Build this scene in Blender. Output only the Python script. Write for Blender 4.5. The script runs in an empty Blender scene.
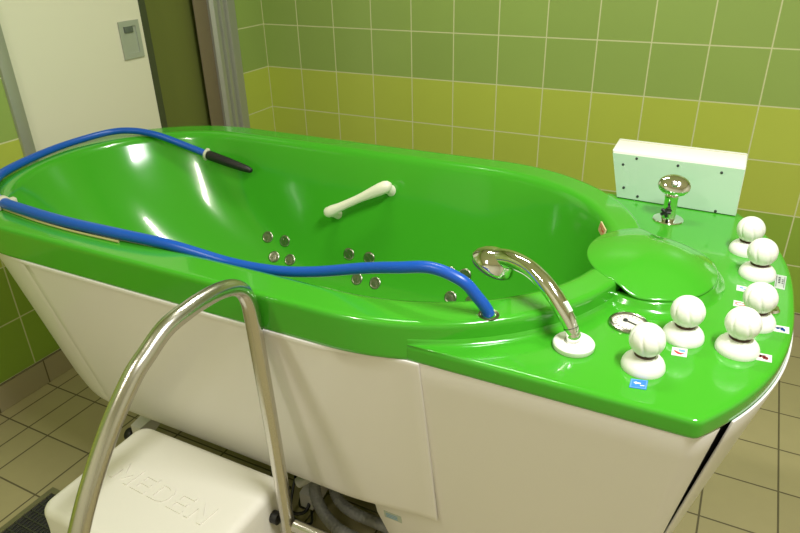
import bpy, bmesh, math, random
from mathutils import Vector, Matrix
PI = math.pi
C = bpy.context.scene.collection
sc = bpy.context.scene

# ------------------------------------------------------------------ camera, world, lights, exposure
cam_d = bpy.data.cameras.new('camera')
cam = bpy.data.objects.new('camera', cam_d)
C.objects.link(cam)
cam_d.sensor_width = 36.0
cam_d.lens = 663.04 / 800 * 36
cam_d.clip_start = 0.02
Rr = [[0.8901405517168284, 0.4551356641417791, -0.022390297351351174],
      [0.18997539169479254, -0.41531280091340217, -0.8896204965759937],
      [-0.4141969926495278, 0.7876336741301038, -0.45615134183338824]]
M3 = Matrix((Rr[0], [-v for v in Rr[1]], [-v for v in Rr[2]])).transposed()
cam.matrix_world = Matrix.Translation((2.14782, -2.72411, 1.50709)) @ M3.to_4x4()
sc.camera = cam
sc.view_settings.view_transform = 'Standard'
sc.view_settings.look = 'None'
sc.view_settings.exposure = 0.28
sc.view_settings.gamma = 1.0
sc.view_settings.use_curve_mapping = False
w = bpy.data.worlds.new('world')
sc.world = w
w.use_nodes = True
w.node_tree.nodes['Background'].inputs[0].default_value = (1.0, 0.97, 0.88, 1)
w.node_tree.nodes['Background'].inputs[1].default_value = 0.22

LIGHTS = [  # x, y, z, size x, size y, power, colour
    (1.00, -3.20, 2.56, 0.12, 0.7, 14, (1.0, 0.94, 0.82)),
    (2.60, -2.10, 2.56, 0.12, 0.7, 42, (1.0, 0.985, 0.98)),
    (1.30, -1.00, 2.56, 0.7, 0.12, 13, (1.0, 0.96, 0.86)),
]
for i, (x, y, z, sx, sy, pw, col) in enumerate(LIGHTS):
    ld = bpy.data.lights.new('tube_light', 'AREA')
    ld.shape = 'RECTANGLE'
    ld.size = sx
    ld.size_y = sy
    ld.energy = pw
    ld.color = col
    lo = bpy.data.objects.new('tube_light', ld)
    lo.location = (x, y, z)
    C.objects.link(lo)

# ------------------------------------------------------------------ helpers
def lin(r, g, b):
    f = lambda c: (c / 255 / 12.92) if c / 255 <= 0.04045 else ((c / 255 + 0.055) / 1.055) ** 2.4
    return (f(r), f(g), f(b), 1)

def mat(name, col, rough=0.5, metal=0.0, coat=0.0, spec=0.5, bump=None, vary=None):
    m = bpy.data.materials.new(name)
    m.use_nodes = True
    nt = m.node_tree
    b = nt.nodes['Principled BSDF']
    b.inputs['Base Color'].default_value = col
    b.inputs['Roughness'].default_value = rough
    b.inputs['Metallic'].default_value = metal
    b.inputs['Coat Weight'].default_value = coat
    b.inputs['Coat Roughness'].default_value = 0.04
    b.inputs['Specular IOR Level'].default_value = spec
    tc = nt.nodes.new('ShaderNodeTexCoord')
    nz = nt.nodes.new('ShaderNodeTexNoise')
    nt.links.new(tc.outputs['Object'], nz.inputs['Vector'])
    sc_, st = bump if bump else (60, 0.01)
    nz.inputs['Scale'].default_value = sc_
    bp = nt.nodes.new('ShaderNodeBump')
    bp.inputs['Strength'].default_value = st
    bp.inputs['Distance'].default_value = 0.002
    nt.links.new(nz.outputs['Fac'], bp.inputs['Height'])
    nt.links.new(bp.outputs['Normal'], b.inputs['Normal'])
    if vary:
        s2, amt = vary
        n2 = nt.nodes.new('ShaderNodeTexNoise')
        n2.inputs['Scale'].default_value = s2
        n2.inputs['Detail'].default_value = 4
        nt.links.new(tc.outputs['Object'], n2.inputs['Vector'])
        mx = nt.nodes.new('ShaderNodeMix')
        mx.data_type = 'RGBA'
        nt.links.new(n2.outputs['Fac'], mx.inputs[0])
        mx.inputs[6].default_value = tuple(c * (1 - amt) for c in col[:3]) + (1,)
        mx.inputs[7].default_value = tuple(min(1, c * (1 + amt)) for c in col[:3]) + (1,)
        nt.links.new(mx.outputs[2], b.inputs['Base Color'])
    return m

def tile_mat(name, axes, pitch, phase, stops, grout, gw, rough, vary=0.03, bump=0.25, extra=None, rowphase=0.0, vpitch=None, mottled=0.0):
    """Square tiles in object space. axes: which two coordinates; stops: [(height, colour)] picked by the second axis."""
    m = bpy.data.materials.new(name)
    m.use_nodes = True
    nt = m.node_tree
    L = nt.links.new
    b = nt.nodes['Principled BSDF']
    tc = nt.nodes.new('ShaderNodeTexCoord')
    sp = nt.nodes.new('ShaderNodeSeparateXYZ')
    L(tc.outputs['Object'], sp.inputs[0])
    def mth(op, a, bb=None, cc=None):
        n = nt.nodes.new('ShaderNodeMath')
        n.operation = op
        for i, v in enumerate((a, bb, cc)):
            if v is None:
                continue
            if isinstance(v, (int, float)):
                n.inputs[i].default_value = v
            else:
                L(v, n.inputs[i])
        return n.outputs[0]
    A, B = sp.outputs[axes[0]], sp.outputs[axes[1]]
    vp = vpitch or pitch
    ua = mth('DIVIDE', mth('SUBTRACT', A, phase), pitch)
    ub = mth('DIVIDE', mth('SUBTRACT', B, rowphase), vp)
    fa = mth('FRACT', ua)
    fb = mth('FRACT', ub)
    ga = mth('MULTIPLY', mth('MINIMUM', fa, mth('SUBTRACT', 1.0, fa)), pitch)
    gb = mth('MULTIPLY', mth('MINIMUM', fb, mth('SUBTRACT', 1.0, fb)), vp)
    g = mth('MINIMUM', ga, gb)
    if extra is not None:
        g = mth('MINIMUM', g, mth('ABSOLUTE', mth('SUBTRACT', A, extra)))
    mr = nt.nodes.new('ShaderNodeMapRange')
    mr.inputs['From Min'].default_value = gw * 0.5
    mr.inputs['From Max'].default_value = gw * 0.5 + 0.0012
    L(g, mr.inputs['Value'])
    tilemask = mr.outputs[0]
    cmb = nt.nodes.new('ShaderNodeCombineXYZ')
    L(mth('FLOOR', ua), cmb.inputs[0])
    L(mth('FLOOR', ub), cmb.inputs[1])
    wn = nt.nodes.new('ShaderNodeTexWhiteNoise')
    wn.noise_dimensions = '2D'
    L(cmb.outputs[0], wn.inputs['Vector'])
    cur = None
    for i, (h, c) in enumerate(stops):
        if cur is None:
            rgb = nt.nodes.new('ShaderNodeRGB')
            rgb.outputs[0].default_value = c
            cur = rgb.outputs[0]
        else:
            mx = nt.nodes.new('ShaderNodeMix')
            mx.data_type = 'RGBA'
            L(mth('GREATER_THAN', B, h), mx.inputs[0])
            L(cur, mx.inputs[6])
            mx.inputs[7].default_value = c
            cur = mx.outputs[2]
    hs = nt.nodes.new('ShaderNodeHueSaturation')
    L(cur, hs.inputs['Color'])
    val = mth('ADD', mth('MULTIPLY', wn.outputs['Value'], vary * 2), 1 - vary)
    nz = nt.nodes.new('ShaderNodeTexNoise')
    nz.inputs['Scale'].default_value = 14 if mottled else 4
    nz.inputs['Detail'].default_value = 6
    L(tc.outputs['Object'], nz.inputs['Vector'])
    val = mth('MULTIPLY', val, mth('ADD', mth('MULTIPLY', nz.outputs['Fac'], mottled or 0.06), 1 - (mottled or 0.06) / 2))
    L(val, hs.inputs['Value'])
    mx = nt.nodes.new('ShaderNodeMix')
    mx.data_type = 'RGBA'
    L(tilemask, mx.inputs[0])
    mx.inputs[6].default_value = grout
    L(hs.outputs[0], mx.inputs[7])
    L(mx.outputs[2], b.inputs['Base Color'])
    rg = mth('SUBTRACT', 0.8, mth('MULTIPLY', tilemask, 0.8 - rough))
    L(rg, b.inputs['Roughness'])
    bp = nt.nodes.new('ShaderNodeBump')
    bp.inputs['Strength'].default_value = bump
    bp.inputs['Distance'].default_value = 0.0015
    L(tilemask, bp.inputs['Height'])
    L(bp.outputs['Normal'], b.inputs['Normal'])
    return m

MT = {}
MT['green'] = mat('green_acrylic', (0.052, 0.375, 0.018, 1), 0.16, coat=0.5, spec=0.5, bump=(3, 0.015))
MT['hull'] = mat('warm_white_laminate', lin(236, 232, 230), 0.30, coat=0.25, spec=0.4, bump=(2.5, 0.02))
MT['white'] = mat('white_plastic', lin(240, 240, 232), 0.28, spec=0.45)
MT['stool'] = mat('moulded_white_plastic', lin(226, 223, 212), 0.5, spec=0.35, bump=(90, 0.12))
MT['handle'] = mat('cream_plastic', lin(238, 236, 214), 0.35)
MT['chrome'] = mat('chrome', (0.86, 0.86, 0.84, 1), 0.07, 1.0)
MT['steel'] = mat('brushed_steel', (0.62, 0.60, 0.55, 1), 0.24, 1.0, bump=(200, 0.02))
MT['dull_steel'] = mat('dull_steel', (0.55, 0.54, 0.5, 1), 0.35, 1.0)
MT['black'] = mat('black_rubber', (0.012, 0.012, 0.012, 1), 0.45)
MT['dark'] = mat('dark_grey_plastic', (0.03, 0.03, 0.03, 1), 0.6)  # plain dark grey, used for the tray under the grate bars
MT['collar'] = mat('dark_red_collar', lin(70, 25, 25), 0.35)
MT['blue'] = mat('blue_rubber', lin(18, 84, 182), 0.32, spec=0.5)
MT['grey_hose'] = mat('grey_plastic', lin(150, 150, 148), 0.35)
MT['clip'] = mat('white_grey_clip', lin(205, 205, 180), 0.5)
MT['alu'] = mat('aluminium', lin(180, 182, 172), 0.45, 0.55)
MT['door'] = mat('cream_door_laminate', lin(228, 226, 204), 0.5, spec=0.3)
MT['reveal'] = mat('brown_strip', lin(120, 108, 85), 0.6)
MT['dim_beyond'] = mat('dim_room_olive', lin(108, 116, 56), 0.6, spec=0.3)  # dimness of the room behind the doorway, put into the colour
MT['ceiling'] = mat('ceiling_white', lin(235, 230, 205), 0.9, spec=0.1)
MT['plain'] = mat('pale_wall', lin(222, 218, 200), 0.8, spec=0.1)
MT['box_shade'] = mat('shaded_green_front', lin(176, 208, 180), 0.22, coat=0.4, spec=0.6)  # shade and green deck reflection painted into the box front
MT['paper'] = mat('sticker_white', lin(228, 232, 222), 0.5)
MT['s_blue'] = mat('sticker_blue', lin(45, 125, 215), 0.45)
MT['s_dblue'] = mat('sticker_dark_blue', lin(25, 70, 140), 0.45)
MT['s_lblue'] = mat('sticker_light_blue', lin(110, 165, 215), 0.45)
MT['s_red'] = mat('sticker_red', lin(205, 40, 50), 0.45)
MT['s_dred'] = mat('sticker_dark_red', lin(120, 25, 35), 0.45)
MT['s_grey'] = mat('sticker_grey', lin(190, 200, 190), 0.5)
MT['ink'] = mat('ink', lin(45, 50, 50), 0.6)
MT['dial'] = mat('dial_cream', lin(222, 220, 205), 0.5)
MT['lampmetal'] = mat('lamp_housing', lin(235, 235, 230), 0.5)

GR_WALL = lin(206, 210, 160)
G1, G2, G3 = lin(148, 173, 91), lin(180, 194, 80), lin(142, 174, 62)
STOPS = [(0, G3), (0.501, G2), (0.901, G1)]
MT['tile_back'] = tile_mat('green_wall_tiles_back', (0, 2), 0.2, 0.0, STOPS, GR_WALL, 0.0036, 0.28, rowphase=0.101)
MT['tile_left'] = tile_mat('green_wall_tiles_left', (1, 2), 0.2, 0.0, STOPS, GR_WALL, 0.0036, 0.28, rowphase=0.101)
MT['tile_left2'] = tile_mat('green_wall_tiles_left_of_door', (1, 2), 0.2, -1.555, STOPS, GR_WALL, 0.0036, 0.28, rowphase=0.101)
MT['tile_floor'] = tile_mat('beige_floor_tiles', (0, 1), 0.1994, 0.2635, [(-9, lin(168, 158, 118))], lin(95, 88, 62), 0.0042, 0.42,
                            vary=0.035, bump=0.4, extra=0.166, rowphase=-1.5399, vpitch=0.19599, mottled=0.10)
MT['tile_base'] = tile_mat('beige_skirting_tiles', (1, 2), 0.2, -1.53, [(-9, lin(172, 160, 132))], lin(105, 95, 70), 0.004, 0.4, rowphase=-0.05, vpitch=0.151)
MT['tile_base_b'] = tile_mat('beige_skirting_tiles_back', (0, 2), 0.2, 0.0, [(-9, lin(172, 160, 132))], lin(105, 95, 70), 0.004, 0.4, rowphase=-0.05, vpitch=0.151)

def tag(o, label=None, cat=None, group=None, kind=None):
    for k, v in (('label', label), ('category', cat), ('group', group), ('kind', kind)):
        if v:
            o[k] = v
    return o

def root_of(o):
    while o.parent:
        o = o.parent
    return o

def obj(name, bm, m, parent=None, smooth=35, origin=None):
    """Links one mesh whose vertices were given in world coordinates."""
    me = bpy.data.meshes.new(name)
    off = Vector(origin) if origin else (Vector(root_of(parent).location) if parent else Vector((0, 0, 0)))
    bmesh.ops.recalc_face_normals(bm, faces=bm.faces)
    for v in bm.verts:
        v.co -= off
    bm.to_mesh(me)
    bm.free()
    if smooth:
        me.shade_smooth()
        me.set_sharp_from_angle(angle=math.radians(smooth))
    me.materials.append(MT[m] if isinstance(m, str) else m)
    o = bpy.data.objects.new(name, me)
    C.objects.link(o)
    if parent:
        o.parent = parent
    elif origin:
        o.location = origin
    return o

def empty(name, loc):
    o = bpy.data.objects.new(name, None)
    o.location = loc
    o.empty_display_size = 0.05
    C.objects.link(o)
    return o

def box(bm, lo, hi, bev=0.0, seg=2, M=None):
    b2 = bmesh.new()
    bmesh.ops.create_cube(b2, size=1)
    for v in b2.verts:
        v.co = Vector([lo[i] + (v.co[i] + 0.5) * (hi[i] - lo[i]) for i in range(3)])
    if bev:
        bmesh.ops.bevel(b2, geom=b2.edges[:], offset=bev, segments=seg, profile=0.5, affect='EDGES')
    add(bm, b2, M)

def add(bm, b2, M=None):
    vs = {}
    for v in b2.verts:
        vs[v] = bm.verts.new(M @ v.co if M else v.co)
    for f in b2.faces:
        try:
            bm.faces.new([vs[v] for v in f.verts])
        except ValueError:
            pass
    b2.free()

def lathe(bm, prof, n=48, M=None, mod=None, cap=True):
    """prof: (r, z) from bottom to top, turned round z."""
    rings = []
    for r, z in prof:
        ring = []
        for k in range(n):
            a = 2 * PI * k / n
            rr = r * (mod(a, z) if mod else 1)
            p = Vector((rr * math.cos(a), rr * math.sin(a), z))
            ring.append(bm.verts.new(M @ p if M else p))
        rings.append(ring)
    for a, b in zip(rings, rings[1:]):
        for k in range(n):
            bm.faces.new((a[k], a[(k + 1) % n], b[(k + 1) % n], b[k]))
    if cap:
        bm.faces.new(rings[0][::-1])
        bm.faces.new(rings[-1])

def loft(bm, rings, closed=True, cap0=False, cap1=False):
    vs = [[bm.verts.new(p) for p in r] for r in rings]
    n = len(vs[0])
    for a, b in zip(vs, vs[1:]):
        for k in range(n if closed else n - 1):
            bm.faces.new((a[k], a[(k + 1) % n], b[(k + 1) % n], b[k]))
    if cap0:
        bm.faces.new(vs[0][::-1])
    if cap1:
        bm.faces.new(vs[-1])

def crom(pts, n=8):
    P = [Vector(p) for p in pts]
    P = [P[0] * 2 - P[1]] + P + [P[-1] * 2 - P[-2]]
    out = []
    for i in range(1, len(P) - 2):
        for k in range(n):
            t = k / n
            a, b, c, d = P[i - 1], P[i], P[i + 1], P[i + 2]
            out.append(0.5 * ((2 * b) + (c - a) * t + (2 * a - 5 * b + 4 * c - d) * t * t + (3 * b - a - 3 * c + d) * t ** 3))
    out.append(P[-2])
    return out

def tube(bm, pts, r, n=20, cap=True, flat=None):
    """Tube along pts; r a number or one radius per point; flat: optional per point scale of the second axis."""
    pts = [Vector(p) for p in pts]
    m = len(pts)
    rad = r if isinstance(r, (list, tuple)) else [r] * m
    if len(rad) != m:
        k = len(rad)
        rad = [rad[min(k - 1, int(i * (k - 1) / (m - 1)))] * (1 - (i * (k - 1) / (m - 1)) % 1) + rad[min(k - 1, int(i * (k - 1) / (m - 1)) + 1)] * ((i * (k - 1) / (m - 1)) % 1) for i in range(m)]
    up = None
    rings = []
    for i, p in enumerate(pts):
        t = (pts[min(i + 1, m - 1)] - pts[max(i - 1, 0)]).normalized()
        if up is None:
            up = Vector((0, 0, 1)) if abs(t.z) < 0.9 else Vector((0, 1, 0))
        s = t.cross(up).normalized()
        up = s.cross(t).normalized()
        fl = flat[i] if flat else 1.0
        rings.append([p + (s * math.cos(2 * PI * k / n) + up * math.sin(2 * PI * k / n) * fl) * rad[i] for k in range(n)])
    loft(bm, rings, True, cap, cap)

def frame_to(loc, z_dir, x_hint=(1, 0, 0)):
    z = Vector(z_dir).normalized()
    x = Vector(x_hint)
    x = (x - z * x.dot(z)).normalized()
    y = z.cross(x)
    return Matrix.Translation(loc) @ Matrix((x, y, z)).transposed().to_4x4()

# ------------------------------------------------------------------ room
def struct(name, lo, hi, m, parent=None):
    bm = bmesh.new()
    box(bm, lo, hi)
    o = obj(name, bm, m, parent, smooth=0)
    if not parent:
        o['kind'] = 'structure'
    return o

X1, Y0, H = 4.3, -4.2, 2.62
struct('floor', (-0.1, Y0, -0.05), (X1, 0.0, 0.0), 'tile_floor')
struct('wall_back', (0, 0, 0), (X1, 0.1, H), 'tile_back')
struct('wall_right', (X1, Y0, 0), (X1 + 0.1, 0.1, H), 'plain')
struct('wall_front', (-0.1, Y0 - 0.1, 0), (X1 + 0.1, Y0, H), 'plain')
struct('ceiling', (-0.1, Y0 - 0.1, H), (X1 + 0.1, 0.1, H + 0.1), 'ceiling')
# left wall in three pieces round the doorway
bm = bmesh.new()
box(bm, (-0.1, Y0, 0), (0, -1.37, H))
o = obj('wall_left', bm, 'tile_left2', smooth=0); o['kind'] = 'structure'
bm = bmesh.new()
box(bm, (-0.1, -0.2, 0), (0, 0.1, H))
o = obj('wall_left_corner', bm, 'tile_left', smooth=0); o['kind'] = 'structure'
bm = bmesh.new()
box(bm, (-0.1, -1.37, 2.15), (0, -0.2, H))
o = obj('wall_left_lintel', bm, 'tile_left', smooth=0); o['kind'] = 'structure'
struct('doorway_backing', (-0.085, -1.372, 0.01), (-0.055, -0.30, 2.14), 'dim_beyond')  # added sheet stands in for the dim room seen through the opening
bm = bmesh.new(); box(bm, (0, Y0, 0), (0.009, -1.37, 0.101), 0.002)
o = obj('baseboard_left', bm, 'tile_base', smooth=0); o['kind'] = 'structure'
bm = bmesh.new(); box(bm, (0, -0.2, 0), (0.009, -0.009, 0.101), 0.002)
o = obj('baseboard_corner', bm, 'tile_base', smooth=0); o['kind'] = 'structure'
bm = bmesh.new(); box(bm, (0, -0.009, 0), (X1, 0, 0.101), 0.002)
o = obj('baseboard_back', bm, 'tile_base_b', smooth=0); o['kind'] = 'structure'

# sliding door and its metal frame
bm = bmesh.new()
box(bm, (-0.045, -1.40, 0.01), (-0.005, -0.745, 2.10), 0.002)
door = obj('door_1', bm, 'door', smooth=0)
door['kind'] = 'structure'
bm = bmesh.new()
box(bm, (-0.046, -0.747, 0.01), (-0.003, -0.713, 2.10), 0.002)
box(bm, (-0.046, -0.723, 0.01), (-0.020, -0.703, 2.10), 0.002)
for k in range(8):
    lathe(bm, [(0.0035, -0.002), (0.003, 0.001)], 10, frame_to((-0.003, -0.7345, 0.58 + 0.13 * k), (1, 0, 0)))
obj('door_edge_seal', bm, mat('dark_green_grey_seal', lin(78, 84, 62), 0.4, 0.3), door, smooth=0)
bm = bmesh.new()
# flush pull: frame, recess
def plate_ring(bm, x, y0, y1, z0, z1, iy, iz, d):
    o_ = [(y0, z0), (y1, z0), (y1, z1), (y0, z1)]
    i_ = [(y0 + iy, z0 + iz), (y1 - iy, z0 + iz), (y1 - iy, z1 - iz), (y0 + iy, z1 - iz)]
    R = [[Vector((x - 0.004, a, b)) for a, b in o_], [Vector((x, a, b)) for a, b in o_], [Vector((x, a, b)) for a, b in i_], [Vector((x - d, a + 0.0, b)) for a, b in i_]]
    loft(bm, R, True, False, True)
plate_ring(bm, 0.001, -0.866, -0.768, 1.073, 1.211, 0.018, 0.02, 0.0045)
for a in (-0.858, -0.776):
    for b in (1.081, 1.203):
        lathe(bm, [(0.0035, 0), (0.003, 0.0015)], 10, frame_to((0.001, a, b), (1, 0, 0)))
pull = obj('door_handle', bm, mat('grey_pull', lin(175, 182, 168), 0.4, 0.2), door, smooth=25)
bm = bmesh.new()
box(bm, (-0.0035, -0.842, 1.168), (0.0015, -0.800, 1.192), 0.002)
obj('handle_grip', bm, mat('dark_pull_recess', lin(95, 105, 95), 0.5), pull)

bm = bmesh.new()
box(bm, (-0.1, -1.372, 0), (0.012, -1.330, 2.17), 0.003)
o = obj('door_frame_left', bm, 'alu'); o['kind'] = 'structure'
bm = bmesh.new()
# fluted jamb on the right of the doorway
prof = [(-0.36, -0.06), (-0.36, 0.0), (-0.345, 0.012), (-0.325, 0.012), (-0.318, -0.004), (-0.306, -0.004), (-0.300, 0.010), (-0.285, 0.010),
        (-0.278, -0.006), (-0.262, -0.006), (-0.255, 0.012), (-0.24, 0.012), (-0.232, 0.004), (-0.198, 0.004), (-0.198, -0.06)]
vs0 = [Vector((x, y, 0)) for y, x in prof]
vs1 = [Vector((x, y, 2.17)) for y, x in prof]
loft(bm, [vs0, vs1], True, True, True)
o = obj('door_frame_right', bm, 'alu', smooth=20); o['kind'] = 'structure'
bm = bmesh.new()
box(bm, (-0.018, -0.442, 0), (-0.012, -0.36, 2.17), 0.002)
o = obj('door_frame_strip', bm, 'reveal'); o['kind'] = 'structure'
bm = bmesh.new()
box(bm, (-0.1, -1.372, 2.12), (0.012, -0.198, 2.17), 0.003)
o = obj('door_frame_top', bm, 'alu'); o['kind'] = 'structure'

# ceiling lamp housings over the lights
for i, (x, y, z, sx, sy, pw, col) in enumerate(LIGHTS):
    t = empty('ceiling_lamp', (x, y, H))
    tag(t, ['long tube lamp on the ceiling over the front of the room', 'long tube lamp on the ceiling to the right of the tub', 'long tube lamp on the ceiling straight above the tub'][i],
        'lamp', 'ceiling tube lamps')
    bm = bmesh.new()
    box(bm, (x - sx / 2 - 0.02, y - sy / 2 - 0.02, z + 0.015), (x + sx / 2 + 0.02, y + sy / 2 + 0.02, H - 0.0005), 0.005)
    obj('housing', bm, 'lampmetal', t)

# floor grate by the stool
YC = -1.42
g = empty('floor_grate', (0.66, -2.15, 0))
tag(g, 'dark floor drain grate with a pale metal rim beside the stool', 'grate')
bm = bmesh.new()
gx0, gx1, gy0, gy1 = 0.49, 0.90, -2.40, -1.89
R = []
for ins, z in ((0, 0.0), (0, 0.006), (0.018, 0.006), (0.018, 0.0015)):
    R.append([Vector((gx0 + ins, gy0 + ins, z)), Vector((gx1 - ins, gy0 + ins, z)), Vector((gx1 - ins, gy1 - ins, z)), Vector((gx0 + ins, gy1 - ins, z))])
loft(bm, R)
obj('rim', bm, mat('grate_rim', lin(125, 122, 92), 0.45, 0.4), g, smooth=0)
bm = bmesh.new()
box(bm, (gx0 + 0.018, gy0 + 0.018, 0.0002), (gx1 - 0.018, gy1 - 0.018, 0.0016))
obj('drain_tray', bm, 'dark', g, smooth=0)
bm = bmesh.new()
k = 0
y = gy0 + 0.03
while y < gy1 - 0.025:
    box(bm, (gx0 + 0.018, y, 0.0016), (gx1 - 0.018, y + 0.004, 0.006))
    y += 0.026
x = gx0 + 0.03
while x < gx1 - 0.025:
    box(bm, (x, gy0 + 0.018, 0.0016), (x + 0.0025, gy1 - 0.018, 0.0055))
    x += 0.013
obj('grid', bm, mat('grate_grid', lin(70, 72, 62), 0.5, 0.4), g, smooth=0)

# ------------------------------------------------------------------ bathtub
TUB = empty('bathtub', (1.25, YC, 0))
tag(TUB, 'bright green therapy bathtub with white side panels and a control deck', 'bathtub')
NE, NS = 48, 10

def outline(z, tl, xl, xr, tr, b, n=2.0):
    """Closed stadium-like ring: left half ellipse, back side, right half ellipse, near side."""
    pts = []
    e = 2.0 / n
    sg = lambda v: math.copysign(abs(v) ** e, v)
    for k in range(NE):
        a = PI * k / NE          # near -> left tip -> back
        pts.append(Vector((xl - (xl - tl) * abs(math.sin(a)) ** e, YC - b * sg(math.cos(a)), z)))
    for k in range(NS):
        pts.append(Vector((xl + (xr - xl) * k / NS, YC + b, z)))
    for k in range(NE):
        a = PI * k / NE
        pts.append(Vector((xr + (tr - xr) * abs(math.sin(a)) ** e, YC + b * sg(math.cos(a)), z)))
    for k in range(NS):
        pts.append(Vector((xr + (xl - xr) * k / NS, YC - b, z)))
    return pts

def outer(z, off=0.0):
    return outline(z, 0.20 - off, 0.65, 1.55, 2.02 + off, 0.468 + off)

ZR, ZD, ZB = 0.900, 0.857, 0.823
rings = [outer(ZB + 0.006, -0.030), outer(ZB, -0.026), outer(ZB, -0.002), outer(ZB + 0.003, 0.0), outer(ZB + 0.008, 0.0), outer(ZR - 0.014, 0.0), outer(ZR - 0.0085, -0.0002), outer(ZR - 0.0040, -0.0016), outer(ZR - 0.0012, -0.0045), outer(ZR, -0.0085), outer(ZR, -0.015)]
def inner(z, tl, xl, xr, tr, b):
    return outline(z, tl, xl, xr, tr, b)
rings += [inner(0.900, 0.280, 0.66, 1.53, 1.978, 0.405), inner(0.900, 0.286, 0.66, 1.53, 1.972, 0.399),
          inner(0.8975, 0.298, 0.66, 1.53, 1.960, 0.388),
          inner(0.890, 0.306, 0.66, 1.53, 1.952, 0.380),
          inner(0.878, 0.312, 0.66, 1.53, 1.947, 0.374)]
prof = [(0.84, 0.330, 0.67, 1.53, 1.943, 0.363), (0.80, 0.352, 0.69, 1.53, 1.937, 0.350), (0.74, 0.392, 0.73, 1.53, 1.927, 0.333),
        (0.68, 0.440, 0.78, 1.525, 1.913, 0.315), (0.62, 0.500, 0.85, 1.52, 1.897, 0.297), (0.57, 0.565, 0.92, 1.515, 1.877, 0.280),
        (0.53, 0.635, 0.98, 1.51, 1.853, 0.262), (0.50, 0.705, 1.02, 1.50, 1.825, 0.242), (0.48, 0.770, 1.05, 1.49, 1.792, 0.217),
        (0.468, 0.840, 1.08, 1.48, 1.75, 0.185), (0.462, 0.93, 1.12, 1.46, 1.69, 0.14), (0.460, 1.05, 1.17, 1.43, 1.60, 0.07)]
rings += [inner(*p) for p in prof]
bm = bmesh.new()
loft(bm, rings, True, False, True)

# the lower control deck wrapped round the right end
XS = 1.705
def deck_outer(M):
    pl = []
    pl.append((XS, 0.4425))
    xc, vc, r = 2.18, 0.442, 0.008
    pl.append((xc - r * 1.1, vc))
    def arc(v):
        return 2.307 - 0.127 * (abs(v) / vc) ** 2.6
    for k in range(9):      # rounded corner
        t = k / 8
        p0, p1, p2 = Vector((xc - r, vc)), Vector((xc, vc)), Vector((arc(vc - r), vc - r))
        q = p0 * (1 - t) ** 2 + p1 * 2 * t * (1 - t) + p2 * t * t
        pl.append((q.x, q.y))
    for k in range(1, 40):
        v = (vc - r) * (1 - k / 40)
        pl.append((arc(v), v))
    half = pl[1:]
    pl = pl + [(arc(0), 0)] + [(x, -v) for x, v in reversed(pl)]
    P = [Vector((x, YC - v)) for x, v in pl]
    L = [0]
    for a, b in zip(P, P[1:]):
        L.append(L[-1] + (b - a).length)
    out = []
    j = 0
    for i in range(M + 1):
        s = L[-1] * i / M
        while j < len(L) - 2 and L[j + 1] < s:
            j += 1
        t = (s - L[j]) / max(1e-9, L[j + 1] - L[j])
        out.append(P[j].lerp(P[j + 1], t))
    return out
MD = 260
DO = deck_outer(MD)
def taper(i):
    s = min(i, MD - i) / MD
    return min(1.0, s / 0.10)
def rim_arc(M, off):
    out = []
    base = off
    a0 = math.acos(-0.4425 / 0.468) if False else math.asin((XS - 1.55) / 0.47)
    for i in range(M + 1):
        off = base * taper(i) if base > 0 else base
        a = a0 + (PI - 2 * a0) * i / M      # from near side round the right tip to the back
        out.append(Vector((1.55 + (0.47 + off) * math.sin(a), YC - (0.468 + off) * math.cos(a))))
    return out
def inset(P, d):
    out = []
    for i, p in enumerate(P):
        t = (P[min(i + 1, len(P) - 1)] - P[max(i - 1, 0)]).normalized()
        nrm = Vector((-t.y, t.x))            # towards the inside
        out.append(p + nrm * d * (taper(i) if d > 0.003 else 1))
    return out
def lift(P, z):
    return [Vector((p.x, p.y, z)) for p in P]
def clampx(P, Q):
    """Keeps a ring inside the deck near the two ends, where rim and deck edge meet."""
    out = []
    for p, q in zip(P, Q):
        v = p.y - YC
        lim = abs(q.y - YC)
        out.append(Vector((p.x, YC + math.copysign(min(abs(v), 0.4425), v))))
    return out
dr = [lift(rim_arc(MD, -0.004), 0.872), lift(rim_arc(MD, 0.0), 0.868), lift(clampx(rim_arc(MD, 0.0015), DO), 0.8625), lift(clampx(rim_arc(MD, 0.005), DO), 0.8585),
      lift(clampx(rim_arc(MD, 0.011), DO), ZD), lift(clampx(rim_arc(MD, 0.016), DO), ZD)]
I1 = clampx(inset(DO, 0.014), DO)
mid = [p.lerp(q, 0.5) for p, q in zip(clampx(rim_arc(MD, 0.016), DO), I1)]
dr += [lift(mid, ZD), lift(I1, ZD), lift(inset(DO, 0.0075), ZD), lift(inset(DO, 0.0040), ZD - 0.0010), lift(inset(DO, 0.0014), ZD - 0.0032), lift(inset(DO, 0.0002), ZD - 0.0065), lift(DO, ZD - 0.011),
       lift(DO, ZB + 0.007), lift(DO, ZB + 0.003), lift(inset(DO, 0.002), ZB), lift(inset(DO, 0.03), ZB)]
loft(bm, dr, False)
obj('tub_shell', bm, 'green', TUB, smooth=50)

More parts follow.
